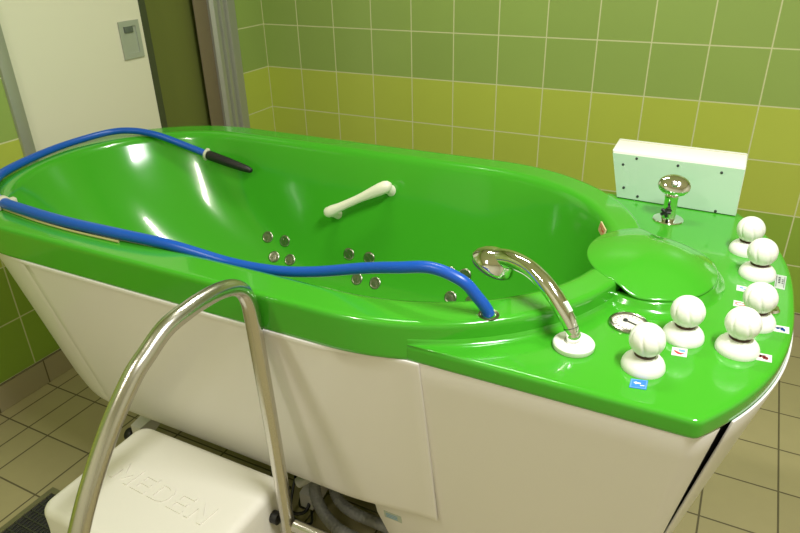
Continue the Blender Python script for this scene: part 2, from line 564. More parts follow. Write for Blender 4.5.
# white body panels below the green shell
def dpt(x, v, z):
    return Vector((x, YC - v, z))
def side_b(x, d):
    s = min(1, max(0, (x - 1.50) / 0.225))
    return (0.4655 - 0.176 * d) - 0.022 * s * s * (3 - 2 * s)
ZS = [0.8225, 0.8135, 0.8105, 0.78, 0.70, 0.62, 0.54, 0.46, 0.40, 0.37, 0.352]
def panel(name, fn_rows, th=0.006, parent=TUB, m='hull', smooth=40):
    """fn_rows: rows of outer points from top to bottom; gives the sheet a thickness towards the tub's inside."""
    rows = fn_rows
    n, k = len(rows), len(rows[0])
    inn = []
    for i, r in enumerate(rows):
        rr = []
        for j, p in enumerate(r):
            a = r[min(j + 1, k - 1)] - r[max(j - 1, 0)]
            b = rows[min(i + 1, n - 1)][j] - rows[max(i - 1, 0)][j]
            nn = a.cross(b).normalized()
            c = Vector((1.25, YC, 0.6)) - p
            if nn.dot(c) < 0:
                nn = -nn
            rr.append(p + nn * th)
        inn.append(rr)
    bm = bmesh.new()
    O = [[bm.verts.new(p) for p in r] for r in rows]
    I = [[bm.verts.new(p) for p in r] for r in inn]
    for i in range(n - 1):
        for j in range(k - 1):
            bm.faces.new((O[i][j], O[i][j + 1], O[i + 1][j + 1], O[i + 1][j]))
            bm.faces.new((I[i][j], I[i + 1][j], I[i + 1][j + 1], I[i][j + 1]))
    for j in range(k - 1):
        bm.faces.new((O[0][j], I[0][j], I[0][j + 1], O[0][j + 1]))
        bm.faces.new((O[-1][j], O[-1][j + 1], I[-1][j + 1], I[-1][j]))
    for i in range(n - 1):
        bm.faces.new((O[i][0], O[i + 1][0], I[i + 1][0], I[i][0]))
        bm.faces.new((O[i][-1], I[i][-1], I[i + 1][-1], O[i + 1][-1]))
    bmesh.ops.recalc_face_normals(bm, faces=bm.faces)
    eds = [e for e in bm.edges if len(e.link_faces) == 2 and e.calc_face_angle(0) > 0.9]
    bmesh.ops.bevel(bm, geom=eds, offset=0.0022, segments=2, profile=0.5, affect='EDGES')
    return obj(name, bm, m, parent, smooth=smooth)

NX = 40
for s in (1, -1):
    rows = []
    for z in ZS:
        d = 0.823 - z
        xa = 0.689 + 0.14 * d
        drop = 0.0
        rows.append([])
        for j in range(NX + 1):
            x = xa + (1.727 - xa) * j / NX
            v = side_b(x, d) + 0.001 + (0.0035 * min(1, max(0, (1.68 - x) / 0.12)) if z > 0.812 else 0.0)
            rows[-1].append(dpt(x, s * v, z))
    panel('side_panel', rows, 0.008)
# rounded head end
rows = []
for z in ZS:
    d = 0.823 - z
    xa = 0.689 + 0.14 * d + 0.0015
    tip = 0.218 + 0.31 * d
    if z < 0.42:
        tip += 0.35 * ((0.42 - z) / 0.07) ** 2 * 0.12
    b = side_b(0.7, d) - 0.0025
    rows.append([])
    for k in range(NE + 1):
        a = PI * k / NE
        e_ = 0.0035 if z > 0.812 else 0.0
        rows[-1].append(Vector((xa - (xa - tip + e_) * math.sin(a), YC - (b + e_) * math.cos(a), z)))
panel('head_end_panel', rows, 0.006)

# right part: flat side running into a rounded corner, then the end panel past a black gap
ZS2 = [0.8225, 0.77, 0.68, 0.58, 0.48, 0.38, 0.28, 0.18, 0.09]
def end_x(v, d):
    vc = 0.442 - 0.19 * d
    tip, cx = 2.305 - 0.24 * d, 2.18 - 0.10 * d
    return tip - (tip - cx) * (abs(v) / vc) ** 2.6
for s in (1, -1):
    rows = []
    for z in ZS2:
        d = 0.823 - z
        vc = 0.441 - 0.19 * d
        cx = 2.18 - 0.10 * d
        r = 0.02 - 0.021 * d
        xl = 1.557 + (0.27 * (0.30 - z) if z < 0.30 else 0)
        row = [dpt(xl + (cx - r - xl) * k / 14, s * vc, z) for k in range(15)]
        p0, p1 = Vector((cx - r, vc)), Vector((cx, vc))
        p2 = Vector((end_x(vc - r, d), vc - r))
        for k in range(1, 11):
            t = k / 10
            q = p0 * (1 - t) ** 2 + p1 * 2 * t * (1 - t) + p2 * t * t
            row.append(dpt(q.x, s * q.y, z))
        vg = 0.396 - 0.13 * d
        for k in range(1, 5):
            v = (vc - r) + (vg - (vc - r)) * k / 4
            row.append(dpt(end_x(v, d), s * v, z))
        rows.append(row)
    panel('foot_side_panel', rows, 0.006)
rows = []
rows_b = []
for z in ZS2:
    d = 0.823 - z
    vg = 0.380 - 0.13 * d
    zz = z + (0.0 if z < 0.82 else 0.004)
    rows.append([dpt(end_x(vg * (1 - 2 * k / 40), d) + 0.0065 - 0.022 * d, vg * (1 - 2 * k / 40), zz) for k in range(41)])
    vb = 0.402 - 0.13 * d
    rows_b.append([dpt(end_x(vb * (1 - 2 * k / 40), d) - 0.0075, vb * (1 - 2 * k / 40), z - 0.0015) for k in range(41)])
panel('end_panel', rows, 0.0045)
panel('gap_shade', rows_b, 0.004, m='black')  # black sheet stands in for the shade inside the panel gaps

# jets on the far inside wall
def tub_wall_v(z):
    T = [(0.9, 0.385), (0.878, 0.374)] + [(p[0], p[5]) for p in prof]
    for (z0, b0), (z1, b1) in zip(T, T[1:]):
        if z1 <= z <= z0:
            t = (z0 - z) / (z0 - z1)
            return b0 + (b1 - b0) * t
    return T[-1][1]
WT = [(0.9, 0.309, 0.66, 1.53, 1.95, 0.385), (0.878, 0.312, 0.66, 1.53, 1.947, 0.374)] + prof
def wall_pt(x, z):
    for a, b in zip(WT, WT[1:]):
        if b[0] <= z <= a[0]:
            t = (a[0] - z) / (a[0] - b[0])
            tl, xl, xr, tr, hb_ = [a[k] + (b[k] - a[k]) * t for k in range(1, 6)]
            u = (xl - x) / (xl - tl) if x < xl else ((x - xr) / (tr - xr) if x > xr else 0)
            return Vector((x, YC + hb_ * math.sqrt(max(0, 1 - u * u)), z))
def wall_frame(x, z):
    p = wall_pt(x, z)
    n = (wall_pt(x + 0.01, z) - wall_pt(x - 0.01, z)).cross(wall_pt(x, z + 0.01) - wall_pt(x, z - 0.01)).normalized()
    if n.y > 0:
        n = -n
    return frame_to(p, n)
jets = [(0.817, 0.593), (0.883, 0.589), (0.857, 0.54), (0.915, 0.537), (1.13, 0.591), (1.203, 0.592), (1.172, 0.525), (1.237, 0.525), (1.475, 0.598), (1.522, 0.601), (1.489, 0.532), (1.555, 0.534)]
first = None
bm = bmesh.new()
lathe(bm, [(0.0195, -0.003), (0.0195, 0.0012), (0.0186, 0.0022), (0.016, 0.003), (0.015, 0.0026), (0.008, 0.0034), (0.001, 0.0036)], 28)
for k in range(3):
    box(bm, (-0.0145, -0.0009, 0.0025), (0.0145, 0.0009, 0.0042), 0, M=Matrix.Rotation(k * PI / 3 + 0.3, 4, 'Z'))
jm = bpy.data.meshes.new('water_jet')
bmesh.ops.recalc_face_normals(bm, faces=bm.faces)
bm.to_mesh(jm); bm.free()
jm.shade_smooth(); jm.set_sharp_from_angle(angle=0.6)
jm.materials.append(mat('jet_steel', (0.34, 0.35, 0.27, 1), 0.3, 1.0))
for (x, z) in jets:
    o = bpy.data.objects.new('water_jet', jm)
    C.objects.link(o)
    o.parent = TUB
    o.matrix_local = Matrix.Translation(-TUB.location) @ wall_frame(x, z)

# grab handle on the far inside wall
hb = bmesh.new()
A, B = Vector((1.066, -1.138, 0.724)), Vector((1.262, -1.105, 0.829))
dirv = (B - A).normalized()
pts = [A - dirv * 0.012, A - dirv * 0.006, A, A + dirv * 0.02, A + dirv * 0.045, A + dirv * 0.08, (A + B) / 2, B - dirv * 0.09, B - dirv * 0.055, B - dirv * 0.03, B - dirv * 0.008, B + dirv * 0.004, B + dirv * 0.012]
tube(hb, pts, [0.006, 0.0135, 0.0165, 0.0165, 0.0135, 0.0125, 0.0125, 0.0135, 0.0165, 0.0185, 0.0185, 0.0145, 0.006], 24)
gh = obj('grab_handle', hb, 'handle', TUB, smooth=60)
for P, zz in ((A + dirv * 0.005, 0.705), (B - dirv * 0.015, 0.80)):
    fb = bmesh.new()
    Q = Vector((P.x + 0.004, YC + tub_wall_v(zz) + 0.004, zz))
    tube(fb, [P, P.lerp(Q, 0.5), P.lerp(Q, 0.85), Q], [0.0135, 0.0135, 0.016, 0.018], 20)
    obj('handle_foot', fb, 'handle', gh, smooth=60)

# round cushion lid at the end of the rim, with a sunk ring round it
LX, LY = 2.038, -1.424
def ell(a_, b_, z, n=64, ox=0, oy=0):
    return [Vector((LX + ox + a_ * math.cos(2 * PI * k / n), LY + oy + b_ * math.sin(2 * PI * k / n), z)) for k in range(n)]
def pad_edge(x, y):
    """Height of what the pad's edge rests on: the rim, or the lower deck, with a soft change between."""
    u = math.hypot((x - 1.55) / 0.47, (y - YC) / 0.468)
    t = min(1, max(0, (u - 0.98) / 0.12))
    t = t * t * (3 - 2 * t)
    return 0.9005 * (1 - t) + 0.8800 * t
def pad_ring(f, dz, n=96):
    out = []
    for k in range(n):
        a = 2 * PI * k / n
        ex = LX + 0.004 + 0.127 * math.cos(a)
        ey = LY + 0.146 * math.sin(a)
        ze = pad_edge(ex, ey)
        x, y = LX + 0.004 + 0.127 * f * math.cos(a), LY + 0.146 * f * math.sin(a)
        top = 0.9205 - 0.03 * (x - LX)
        h = ze + (top - ze) * (1 - f ** 2.2)
        out.append(Vector((x, y, h + dz)))
    return out
bm = bmesh.new()
loft(bm, [pad_ring(0.93, -0.008), pad_ring(0.985, -0.006), pad_ring(1.0, -0.0025)] + [pad_ring(f, 0.0) for f in (0.995, 0.98, 0.95, 0.9, 0.8, 0.68, 0.55, 0.4, 0.25, 0.1)], True, True, True)
obj('headrest_pad', bm, 'green', TUB, smooth=60)
bm = bmesh.new()
def half_ring(w_, z):
    return [Vector((LX + 0.004 + (0.127 + w_) * math.cos(a), LY + (0.146 + w_) * math.sin(a), z)) for a in [-1.98 + 3.96 * k / 60 for k in range(61)]]
loft(bm, [half_ring(0.017, 0.8568), half_ring(0.012, 0.8590), half_ring(0.007, 0.8640), half_ring(0.003, 0.8710), half_ring(-0.001, 0.8755), half_ring(-0.010, 0.8765)], False)
obj('headrest_rim', bm, 'green', TUB, smooth=60)

# chrome socket of the long hose in the rim
bm = bmesh.new()
lathe(bm, [(0.0185, 0.8995), (0.0185, 0.9012), (0.0165, 0.902), (0.0135, 0.9012), (0.013, 0.8985)], 32, Matrix.Translation((1.822, -1.776, 0)))
obj('hose_socket', bm, mat('socket_steel', (0.25, 0.23, 0.16, 1), 0.3, 1.0), TUB)

# thermometer dial on the deck
gx, gy = 2.038, -1.633
ga = obj.__call__ if False else None
bm = bmesh.new()
lathe(bm, [(0.035, ZD - 0.001), (0.0355, ZD + 0.003), (0.034, ZD + 0.006), (0.031, ZD + 0.0072), (0.0285, ZD + 0.0062), (0.0275, ZD + 0.003)], 48, Matrix.Translation((gx, gy, 0)))
dial = obj('thermometer', bm, mat('bezel_steel', (0.42, 0.40, 0.36, 1), 0.22, 1.0), TUB)
bm = bmesh.new()
lathe(bm, [(0.028, ZD), (0.028, ZD + 0.0035)], 40, Matrix.Translation((gx, gy, 0)))
obj('dial_face', bm, 'dial', dial)
bm = bmesh.new()
for k in range(14):
    a = -0.8 + k * 0.33
    box(bm, (-0.0005, 0.021, ZD + 0.0035), (0.0005, 0.0255, ZD + 0.0039), 0, M=Matrix.Translation((gx, gy, 0)) @ Matrix.Rotation(a, 4, 'Z'))
obj('dial_marks', bm, 'ink', dial, smooth=0)
bm = bmesh.new()
lathe(bm, [(0.0042, ZD + 0.003), (0.0040, ZD + 0.0065)], 16, Matrix.Translation((gx - 0.006, gy + 0.004, 0)))
box(bm, (-0.0011, -0.003, ZD + 0.0045), (0.0011, 0.024, ZD + 0.0056), 0, M=Matrix.Translation((gx - 0.006, gy + 0.004, 0)) @ Matrix.Rotation(-2.0, 4, 'Z'))
obj('needle', bm, 'ink', dial)

# control knobs: domed flange, dark collar, lobed ball
def ball_bm(lobes=7, depth=0.075, tw=11.0, notch=True):
    b = bmesh.new()
    R, zc = 0.0282, 0.0530
    n, m = 96, 40
    rings_ = []
    for i in range(m + 1):
        ph = -PI / 2 * 0.80 + (PI / 2 * 0.80 + PI / 2 * 0.985) * i / m
        r, z = R * math.cos(ph), zc + R * math.sin(ph)
        ring = []
        for k in range(n):
            a = 2 * PI * k / n
            w_ = abs(math.cos(lobes / 2 * (a + tw * (z - zc)) ))
            f = 1 - depth * max(0, (0.6 - w_) / 0.6) ** 2
            if ph > 1.1:
                f = f * (1 - (ph - 1.1)) + (ph - 1.1) * 1.0 if ph < 1.5 else 1.0
            ring.append(Vector((r * f * math.cos(a), r * f * math.sin(a), z)))
        rings_.append(ring)
    loft(b, rings_, True, True, True)
    return b
KN = [(2.083, -1.757, 0.6), (2.131, -1.638, 0.9), (2.217, -1.640, 0.15), (2.240, -1.536, 0.75), (2.239, -1.333, 0.3), (2.214, -1.222, 0.0)]
def mesh_of(name, bm, m, smooth=45):
    me = bpy.data.meshes.new(name)
    bmesh.ops.recalc_face_normals(bm, faces=bm.faces)
    bm.to_mesh(me); bm.free()
    me.shade_smooth(); me.set_sharp_from_angle(angle=math.radians(smooth))
    me.materials.append(MT[m])
    return me
b1 = bmesh.new()
lathe(b1, [(0.0345, 0), (0.0350, 0.003), (0.0342, 0.0085), (0.0315, 0.0145), (0.0270, 0.0195), (0.0215, 0.0235), (0.0165, 0.0255), (0.012, 0.0262)], 56)
m_fl = mesh_of('knob_flange', b1, 'white')
b1 = bmesh.new()
lathe(b1, [(0.0155, 0.0245), (0.0172, 0.026), (0.0176, 0.030), (0.0155, 0.0335)], 40)
m_co = mesh_of('knob_collar', b1, 'collar')
m_ba = mesh_of('knob_ball', ball_bm(), 'white', 60)
for (x, y, a) in KN:
    kf = bpy.data.objects.new('control_knob', m_fl)
    C.objects.link(kf)
    kf.parent = TUB
    kf.location = Vector((x, y, ZD)) - TUB.location
    kf.rotation_euler = (0, 0, a)
    for nm, me in (('knob_collar', m_co), ('knob_ball', m_ba)):
        o = bpy.data.objects.new(nm, me)
        C.objects.link(o)
        o.parent = kf

# small chrome push button behind the fourth knob
bm = bmesh.new()
lathe(bm, [(0.019, ZD), (0.0195, ZD + 0.003), (0.017, ZD + 0.007), (0.011, ZD + 0.009), (0.004, ZD + 0.0095)], 32, Matrix.Translation((2.262, -1.474, 0)))
obj('push_button', bm, 'chrome', TUB)

# stickers on the deck
def sticker(corners, m='paper', marks=(), z=ZD + 0.0006, nm='label_sticker'):
    """corners: TL, TR, BR, BL on the deck; marks: (material, [(u,v)...]) polygons in 0..1 from the top-left."""
    P = [Vector(c) for c in corners]
    def uv(u, v):
        return P[0].lerp(P[1], u).lerp(P[3].lerp(P[2], u), v)
    b = bmesh.new()
    lo_ = [Vector((p.x, p.y, z - 0.0006)) for p in P]
    hi_ = [Vector((p.x, p.y, z + 0.0003)) for p in P]
    loft(b, [lo_, hi_], True, True, True)
    s = obj(nm, b, m, TUB, smooth=0)
    for mm, polys in marks:
        b = bmesh.new()
        for poly in polys:
            q = [uv(u, v) for u, v in poly]
            loft(b, [[Vector((p.x, p.y, z + 0.0002)) for p in q], [Vector((p.x, p.y, z + 0.0006)) for p in q]], True, True, True)
        obj('printed_symbol', b, mm, s, smooth=0)
    return s
def blob(cx, cy, rx, ry, n=14, a0=0, a1=2 * PI):
    return [(cx + rx * math.cos(a0 + (a1 - a0) * k / n), cy + ry * math.sin(a0 + (a1 - a0) * k / n)) for k in range(n)]
def bars(x0, x1, ys, h):
    return [[(x0, y), (x1, y), (x1, y + h), (x0, y + h)] for y in ys]
sticker([(2.072, -1.798), (2.097, -1.792), (2.098, -1.817), (2.073, -1.822)], 's_blue',
        [('s_lblue', [[(0.04, 0.04), (0.96, 0.04), (0.96, 0.09), (0.04, 0.09)], [(0.04, 0.91), (0.96, 0.91), (0.96, 0.96), (0.04, 0.96)], [(0.04, 0.09), (0.09, 0.09), (0.09, 0.91), (0.04, 0.91)], [(0.91, 0.09), (0.96, 0.09), (0.96, 0.91), (0.91, 0.91)]]),
         ('paper', [[(0.18, 0.40), (0.36, 0.28), (0.36, 0.36), (0.62, 0.38), (0.62, 0.52), (0.36, 0.50), (0.36, 0.58)], [(0.60, 0.62), (0.85, 0.60), (0.85, 0.68), (0.60, 0.70)]])])
sticker([(2.119, -1.677), (2.143, -1.673), (2.144, -1.699), (2.120, -1.702)], 'paper',
        [('s_red', [[(0.12, 0.35), (0.30, 0.45), (0.55, 0.60), (0.85, 0.62), (0.60, 0.82), (0.35, 0.75), (0.18, 0.55)]]),
         ('s_lblue', [[(0.45, 0.18), (0.85, 0.22), (0.88, 0.45), (0.60, 0.48), (0.42, 0.35)]])])
sticker([(2.246, -1.635), (2.270, -1.634), (2.270, -1.656), (2.246, -1.658)], 'paper',
        [('s_dred', [blob(0.26, 0.42, 0.14, 0.2), blob(0.50, 0.50, 0.10, 0.26), blob(0.66, 0.58, 0.13, 0.22), [(0.2, 0.3), (0.6, 0.2), (0.66, 0.32), (0.25, 0.45)]])])
sticker([(2.272, -1.527), (2.296, -1.526), (2.296, -1.549), (2.272, -1.550)], 'paper',
        [('s_dblue', [blob(0.25, 0.45, 0.13, 0.16), blob(0.52, 0.50, 0.10, 0.24), blob(0.66, 0.62, 0.09, 0.22), [(0.2, 0.35), (0.6, 0.22), (0.66, 0.36), (0.25, 0.48)]])])
sticker([(2.205, -1.395), (2.223, -1.396), (2.224, -1.419), (2.205, -1.418)], 'paper',
        [('s_lblue', [[(0.3, 0.25), (0.62, 0.25), (0.62, 0.55), (0.3, 0.5)], [(0.66, 0.5), (0.9, 0.5), (0.9, 0.7), (0.66, 0.7)]])])
ring_o = blob(0.5, 0.5, 0.38, 0.30, 20)
ring_i = blob(0.5, 0.5, 0.30, 0.22, 20)
arcs = [[ring_o[k], ring_o[(k + 1) % 20], ring_i[(k + 1) % 20], ring_i[k]] for k in range(20)]
sticker([(2.203, -1.462), (2.226, -1.464), (2.228, -1.485), (2.203, -1.485)], 'paper', [('s_red', arcs)])
sticker([(2.273, -1.314), (2.293, -1.315), (2.289, -1.379), (2.271, -1.376)], 's_grey',
        [('ink', bars(0.30, 0.50, [0.18, 0.30, 0.42, 0.54], 0.07) + bars(0.62, 0.78, [0.30, 0.42, 0.55], 0.06) + bars(0.1, 0.15, [0.1], 0.8) + bars(0.84, 0.88, [0.1], 0.8))])

# small label on the inside wall under the rim, by the head pad
b = bmesh.new()
a = -0.30
def rim_in(a, z):
    off = {0.890: (1.950, 0.378), 0.84: (1.941, 0.361)}[z]
    return Vector((1.53 + (off[0] - 1.53) * math.cos(a) * 0.992, YC + off[1] * math.sin(a) * 0.992, z))
q = [rim_in(0.44, 0.890), rim_in(0.31, 0.890), rim_in(0.31, 0.84), rim_in(0.44, 0.84)]
q[2] = q[1].lerp(q[2], 0.42); q[3] = q[0].lerp(q[3], 0.42)
nrm = (q[1] - q[0]).cross(q[3] - q[0]).normalized()
if nrm.dot(Vector((1.2, YC, 0.9)) - q[0]) < 0:
    nrm = -nrm
loft(b, [[p - nrm * 0.002 for p in q], [p + nrm * 0.0012 for p in q]], True, True, True)
il = obj('label_sticker', b, mat('sticker_beige', lin(215, 195, 150), 0.5), TUB, smooth=0)
b = bmesh.new()
def q_uv(u, v, h):
    return q[0].lerp(q[1], u).lerp(q[3].lerp(q[2], u), v) + nrm * h
for poly in bars(0.1, 0.9, [0.12, 0.82], 0.05) + [[(0.1, 0.15), (0.14, 0.15), (0.14, 0.85), (0.1, 0.85)], [(0.86, 0.15), (0.9, 0.15), (0.9, 0.85), (0.86, 0.85)],
             [(0.2, 0.3), (0.5, 0.3), (0.5, 0.7), (0.4, 0.7), (0.4, 0.42), (0.2, 0.42)], [(0.58, 0.35), (0.8, 0.35), (0.8, 0.55), (0.58, 0.62)]]:
    loft(b, [[q_uv(u, v, 0.0008) for u, v in poly], [q_uv(u, v, 0.0016) for u, v in poly]], True, True, True)
obj('printed_symbol', b, 's_red', il, smooth=0)

# chrome mixer fitting in front of the milky box
fx, fy = 2.038, -1.108
T0 = Matrix.Translation((fx, fy, ZD))
bm = bmesh.new()
lathe(bm, [(0.0355, 0), (0.036, 0.0022), (0.0345, 0.0042), (0.0300, 0.0050), (0.0185, 0.0058), (0.0165, 0.0075), (0.0158, 0.011), (0.0155, 0.055), (0.0165, 0.058), (0.0165, 0.064), (0.0125, 0.068), (0.0125, 0.074)], 48, T0)
fc = obj('spout_fitting', bm, 'chrome', TUB)
bm = bmesh.new()
hd = Vector((-0.10, 0.30, -0.12))
Hm = frame_to((fx + 0.001, fy + 0.004, ZD + 0.087), (0.12, -0.80, 0.62), (1, 0.1, -0.12))
lathe(bm, [(0.006, -0.017), (0.020, -0.015), (0.032, -0.008), (0.0365, 0.0), (0.0345, 0.006), (0.026, 0.011), (0.014, 0.0135), (0.009, 0.014)], 44,
      Hm @ Matrix.Diagonal((1.03, 0.74, 1, 1)))
obj('fitting_head', bm, 'chrome', fc, smooth=50)
bm = bmesh.new()
lathe(bm, [(0.0085, 0.012), (0.0088, 0.016), (0.0065, 0.0185), (0.002, 0.019)], 24, Hm)
obj('fitting_button', bm, 'dull_steel', fc, smooth=50)
bm = bmesh.new()
tube(bm, [Vector((fx, fy - 0.012, ZD + 0.030)), Vector((fx - 0.004, fy - 0.024, ZD + 0.030)), Vector((fx - 0.006, fy - 0.030, ZD + 0.030))], 0.0075, 6)
for k in range(5):
    aa = 2 * PI * k / 5
    c0 = Vector((fx - 0.006, fy - 0.030, ZD + 0.030))
    tube(bm, [c0, c0 + Vector((math.cos(aa), 0, math.sin(aa))) * 0.012], [0.0055, 0.0035], 10)
obj('star_grip', bm, 'black', fc, smooth=50)

# white socket disc of the hand shower
bx, by = 1.967, -1.747
bm = bmesh.new()
lathe(bm, [(0.034, ZD), (0.0352, ZD + 0.002), (0.0352, ZD + 0.009), (0.033, ZD + 0.0115), (0.017, ZD + 0.012), (0.0155, ZD + 0.009)], 56, Matrix.Translation((bx, by, 0)))
obj('shower_socket', bm, 'white', TUB)

# running gear under the tub
bm = bmesh.new()
box(bm, (0.95, YC - 0.13, 0.10), (1.75, YC + 0.13, 0.50), 0.02)
obj('lift_column', bm, 'hull', TUB)
bm = bmesh.new()
box(bm, (0.62, YC - 0.06, 0.07), (2.0, YC + 0.06, 0.13), 0.008)
obj('base_beam', bm, 'hull', TUB)
for x in (0.60, 1.26, 1.98):
    b = bmesh.new()
    vals = [(-0.26, 0.07, 0.020), (-0.20, 0.075, 0.024), (-0.06, 0.13, 0.035), (0.06, 0.13, 0.035), (0.20, 0.075, 0.024), (0.26, 0.07, 0.020)]
    R = []
    for v, zt, hw in vals:
        ys = YC + v * 0.86
        R.append([Vector((x - hw, ys, zt - 0.03)), Vector((x + hw, ys, zt - 0.03)), Vector((x + hw, ys, zt + 0.02)), Vector((x - hw, ys, zt + 0.02))])
    loft(b, R, True, True, True)
    arm = obj('base_arm', b, 'hull', TUB, smooth=0)
    for v in (-1, 1):
        b = bmesh.new()
        cy = YC + v * (0.205 if x < 0.7 else 0.19)
        cx = x - (0.058 if x < 0.7 else 0.03)
        lathe(b, [(0.012, -0.013), (0.020, -0.012), (0.0225, -0.008), (0.0225, 0.008), (0.020, 0.012), (0.012, 0.013)], 28, frame_to((cx, cy, 0.0225), (1, 0.15, 0)))
        tube(b, [Vector((cx, cy, 0.0225)), Vector((cx + 0.01, cy, 0.045)), Vector((x, cy, 0.06))], 0.007, 10)
        obj('castor', b, 'black', arm)
bm = bmesh.new()
tube(bm, [Vector((1.255, -1.66, 0.150)), Vector((1.300, -1.64, 0.185))], 0.015, 24)
obj('motor_cylinder', bm, 'white', TUB)
bm = bmesh.new()
tube(bm, crom([(1.225, -1.66, 0.12), (1.20, -1.68, 0.10), (1.235, -1.69, 0.06), (1.27, -1.66, 0.05), (1.26, -1.60, 0.09)], 8), 0.005, 10)
tube(bm, crom([(1.22, -1.62, 0.15), (1.25, -1.70, 0.07), (1.29, -1.67, 0.02), (1.24, -1.60, 0.03)], 8), 0.004, 10)
obj('cable', bm, 'black', TUB)
def ribbed(bm, pts, r):
    P = crom(pts, 26)
    rad = [r * (1.0 + 0.025 * math.sin(i * 1.6)) for i in range(len(P))]
    tube(bm, P, rad, 20)
bm = bmesh.new()
ribbed(bm, [(1.30, -1.56, 0.40), (1.295, -1.62, 0.20), (1.305, -1.655, 0.14), (1.345, -1.682, 0.105), (1.404, -1.700, 0.085), (1.47, -1.70, 0.075), (1.53, -1.695, 0.060), (1.64, -1.66, 0.03)], 0.0165)
obj('drain_hose', bm, 'grey_hose', TUB, smooth=0)
bm = bmesh.new()
ribbed(bm, [(1.33, -1.55, 0.38), (1.325, -1.585, 0.20), (1.335, -1.61, 0.14), (1.365, -1.632, 0.11), (1.415, -1.645, 0.10), (1.49, -1.645, 0.095), (1.56, -1.635, 0.08), (1.66, -1.60, 0.03)], 0.0155)
obj('drain_hose', bm, 'grey_hose', TUB, smooth=0)

# rating plate on the pedestal panel just under the side panel edge
bm = bmesh.new()
def on_foot(x, z, o=0.0):
    d = 0.823 - z
    return Vector((x, YC - (0.441 - 0.19 * d) - o, z))
q = [on_foot(1.583, 0.300), on_foot(1.628, 0.300), on_foot(1.628, 0.275), on_foot(1.583, 0.275)]
loft(bm, [q, [p + Vector((0, -0.0012, 0)) for p in q]], True, True, True)
rp = obj('rating_plate', bm, 's_grey', TUB, smooth=0)
bm = bmesh.new()
for k in range(3):
    z = 0.294 - k * 0.006
    q = [on_foot(1.588, z, 0.001), on_foot(1.618, z, 0.001), on_foot(1.618, z - 0.0022, 0.001), on_foot(1.588, z - 0.0022, 0.001)]
    loft(bm, [q, [p + Vector((0, -0.0006, 0)) for p in q]], True, True, True)
obj('printed_lines', bm, 's_lblue', rp, smooth=0)

# ------------------------------------------------------------------ milky box on the deck
t = empty('control_box', (2.03, -0.96, ZD))
tag(t, 'milky white plastic box standing on the far edge of the green deck', 'box')
bm = bmesh.new()
def bxp(u, v, w_):   # u across 0..1, v front 0 .. back 1, w height 0..1
    x = (1.897 + (2.184 - 1.897) * u) * (1 - w_) + (1.866 + (2.183 - 1.866) * u) * w_
    y = (-1.008 - 0.014 * u) * (1 - w_) + (-0.985 - 0.012 * u) * w_
    return Vector((x, y + v * 0.092, ZD + 0.0005 + w_ * (0.121 + 0.006 * v)))
b2 = bmesh.new()
vv = [b2.verts.new(bxp(u, v, w_)) for w_ in (0, 1) for v in (0, 1) for u in (0, 1)]
for f in ((0, 1, 5, 4), (1, 3, 7, 5), (3, 2, 6, 7), (2, 0, 4, 6), (4, 5, 7, 6), (2, 3, 1, 0)):
    b2.faces.new([vv[i] for i in f])
bmesh.ops.bevel(b2, geom=b2.edges[:], offset=0.005, segments=3, profile=0.5, affect='EDGES')
add(bm, b2)
obj('housing', bm, mat('white_box_plastic', lin(238, 240, 230), 0.3), t)
bm = bmesh.new()
F = [(0.004, 0.02), (0.996, 0.02), (0.996, 0.93), (0.004, 0.93)]
R = []
for o_ in (0.001, -0.0014):
    R.append([bxp(u, 0, w_) + Vector((0, o_, 0)) for u, w_ in F])
loft(bm, R, True, True, True)
obj('front_shade_sheet', bm, 'box_shade', t, smooth=0)  # thin sheet added to darken and green the white box's front face
bm = bmesh.new()
P = [bxp(0.012, 0.80, 1), bxp(0.988, 0.80, 1), bxp(0.988, 0.83, 1), bxp(0.012, 0.83, 1)]
loft(bm, [[p + Vector((0, 0, -0.002)) for p in P], [p + Vector((0, 0, 0.0004)) for p in P]], True, True, True)
obj('seam', bm, mat('seam_beige', lin(205, 195, 165), 0.6), t, smooth=0)
for (x, z) in [(1.931, 0.963), (1.900, 0.944), (1.911, 0.886), (1.949, 0.869), (2.032, 0.959), (2.133, 0.956), (2.137, 0.863)]:
    w_ = (z - ZD) / 0.121
    u = (x - 1.88) / 0.30
    y = bxp(u, 0, w_).y
    b = bmesh.new()
    lathe(b, [(0.0032, -0.003), (0.0034, 0.0022), (0.0022, 0.0028)], 14, frame_to((x, y, z), (0, -1, 0.17)))
    obj('screw', b, 'ink', t)

# ------------------------------------------------------------------ hand shower
t = empty('hand_shower', (bx, by, ZD + 0.009))
tag(t, 'curved chrome hand shower standing in a round white socket', 'shower')
dx, dy = -0.905, 0.425
sp = [(0.002, 0.866), (0.006, 0.886), (0.016, 0.903), (0.030, 0.918), (0.050, 0.936), (0.076, 0.953), (0.108, 0.965), (0.142, 0.967), (0.168, 0.962), (0.190, 0.953)]
pts = crom([(bx + dx * s, by + dy * s, z) for s, z in sp], 8)
bm = bmesh.new()
nP = len(pts)
rads = []
for i in range(nP):
    u = i / (nP - 1)
    rads.append(0.0108 + 0.0042 * min(1, u / 0.35) + 0.0060 * max(0, (u - 0.62) / 0.38) ** 1.5)
tube(bm, pts, rads, 28)
obj('handle', bm, 'chrome', t, smooth=70)
bm = bmesh.new()
lathe(bm, [(0.0115, 0.864), (0.012, 0.868), (0.012, 0.882), (0.0105, 0.886)], 28, Matrix.Translation((bx + dx * 0.002, by + dy * 0.002, 0)))
obj('connector', bm, 'chrome', t)
bm = bmesh.new()
lathe(bm, [(0.0124, -0.0012), (0.0132, 0), (0.0124, 0.0012)], 28, frame_to((bx + dx * 0.009, by + dy * 0.009, 0.892), (dx * 0.45, dy * 0.45, 0.85)))
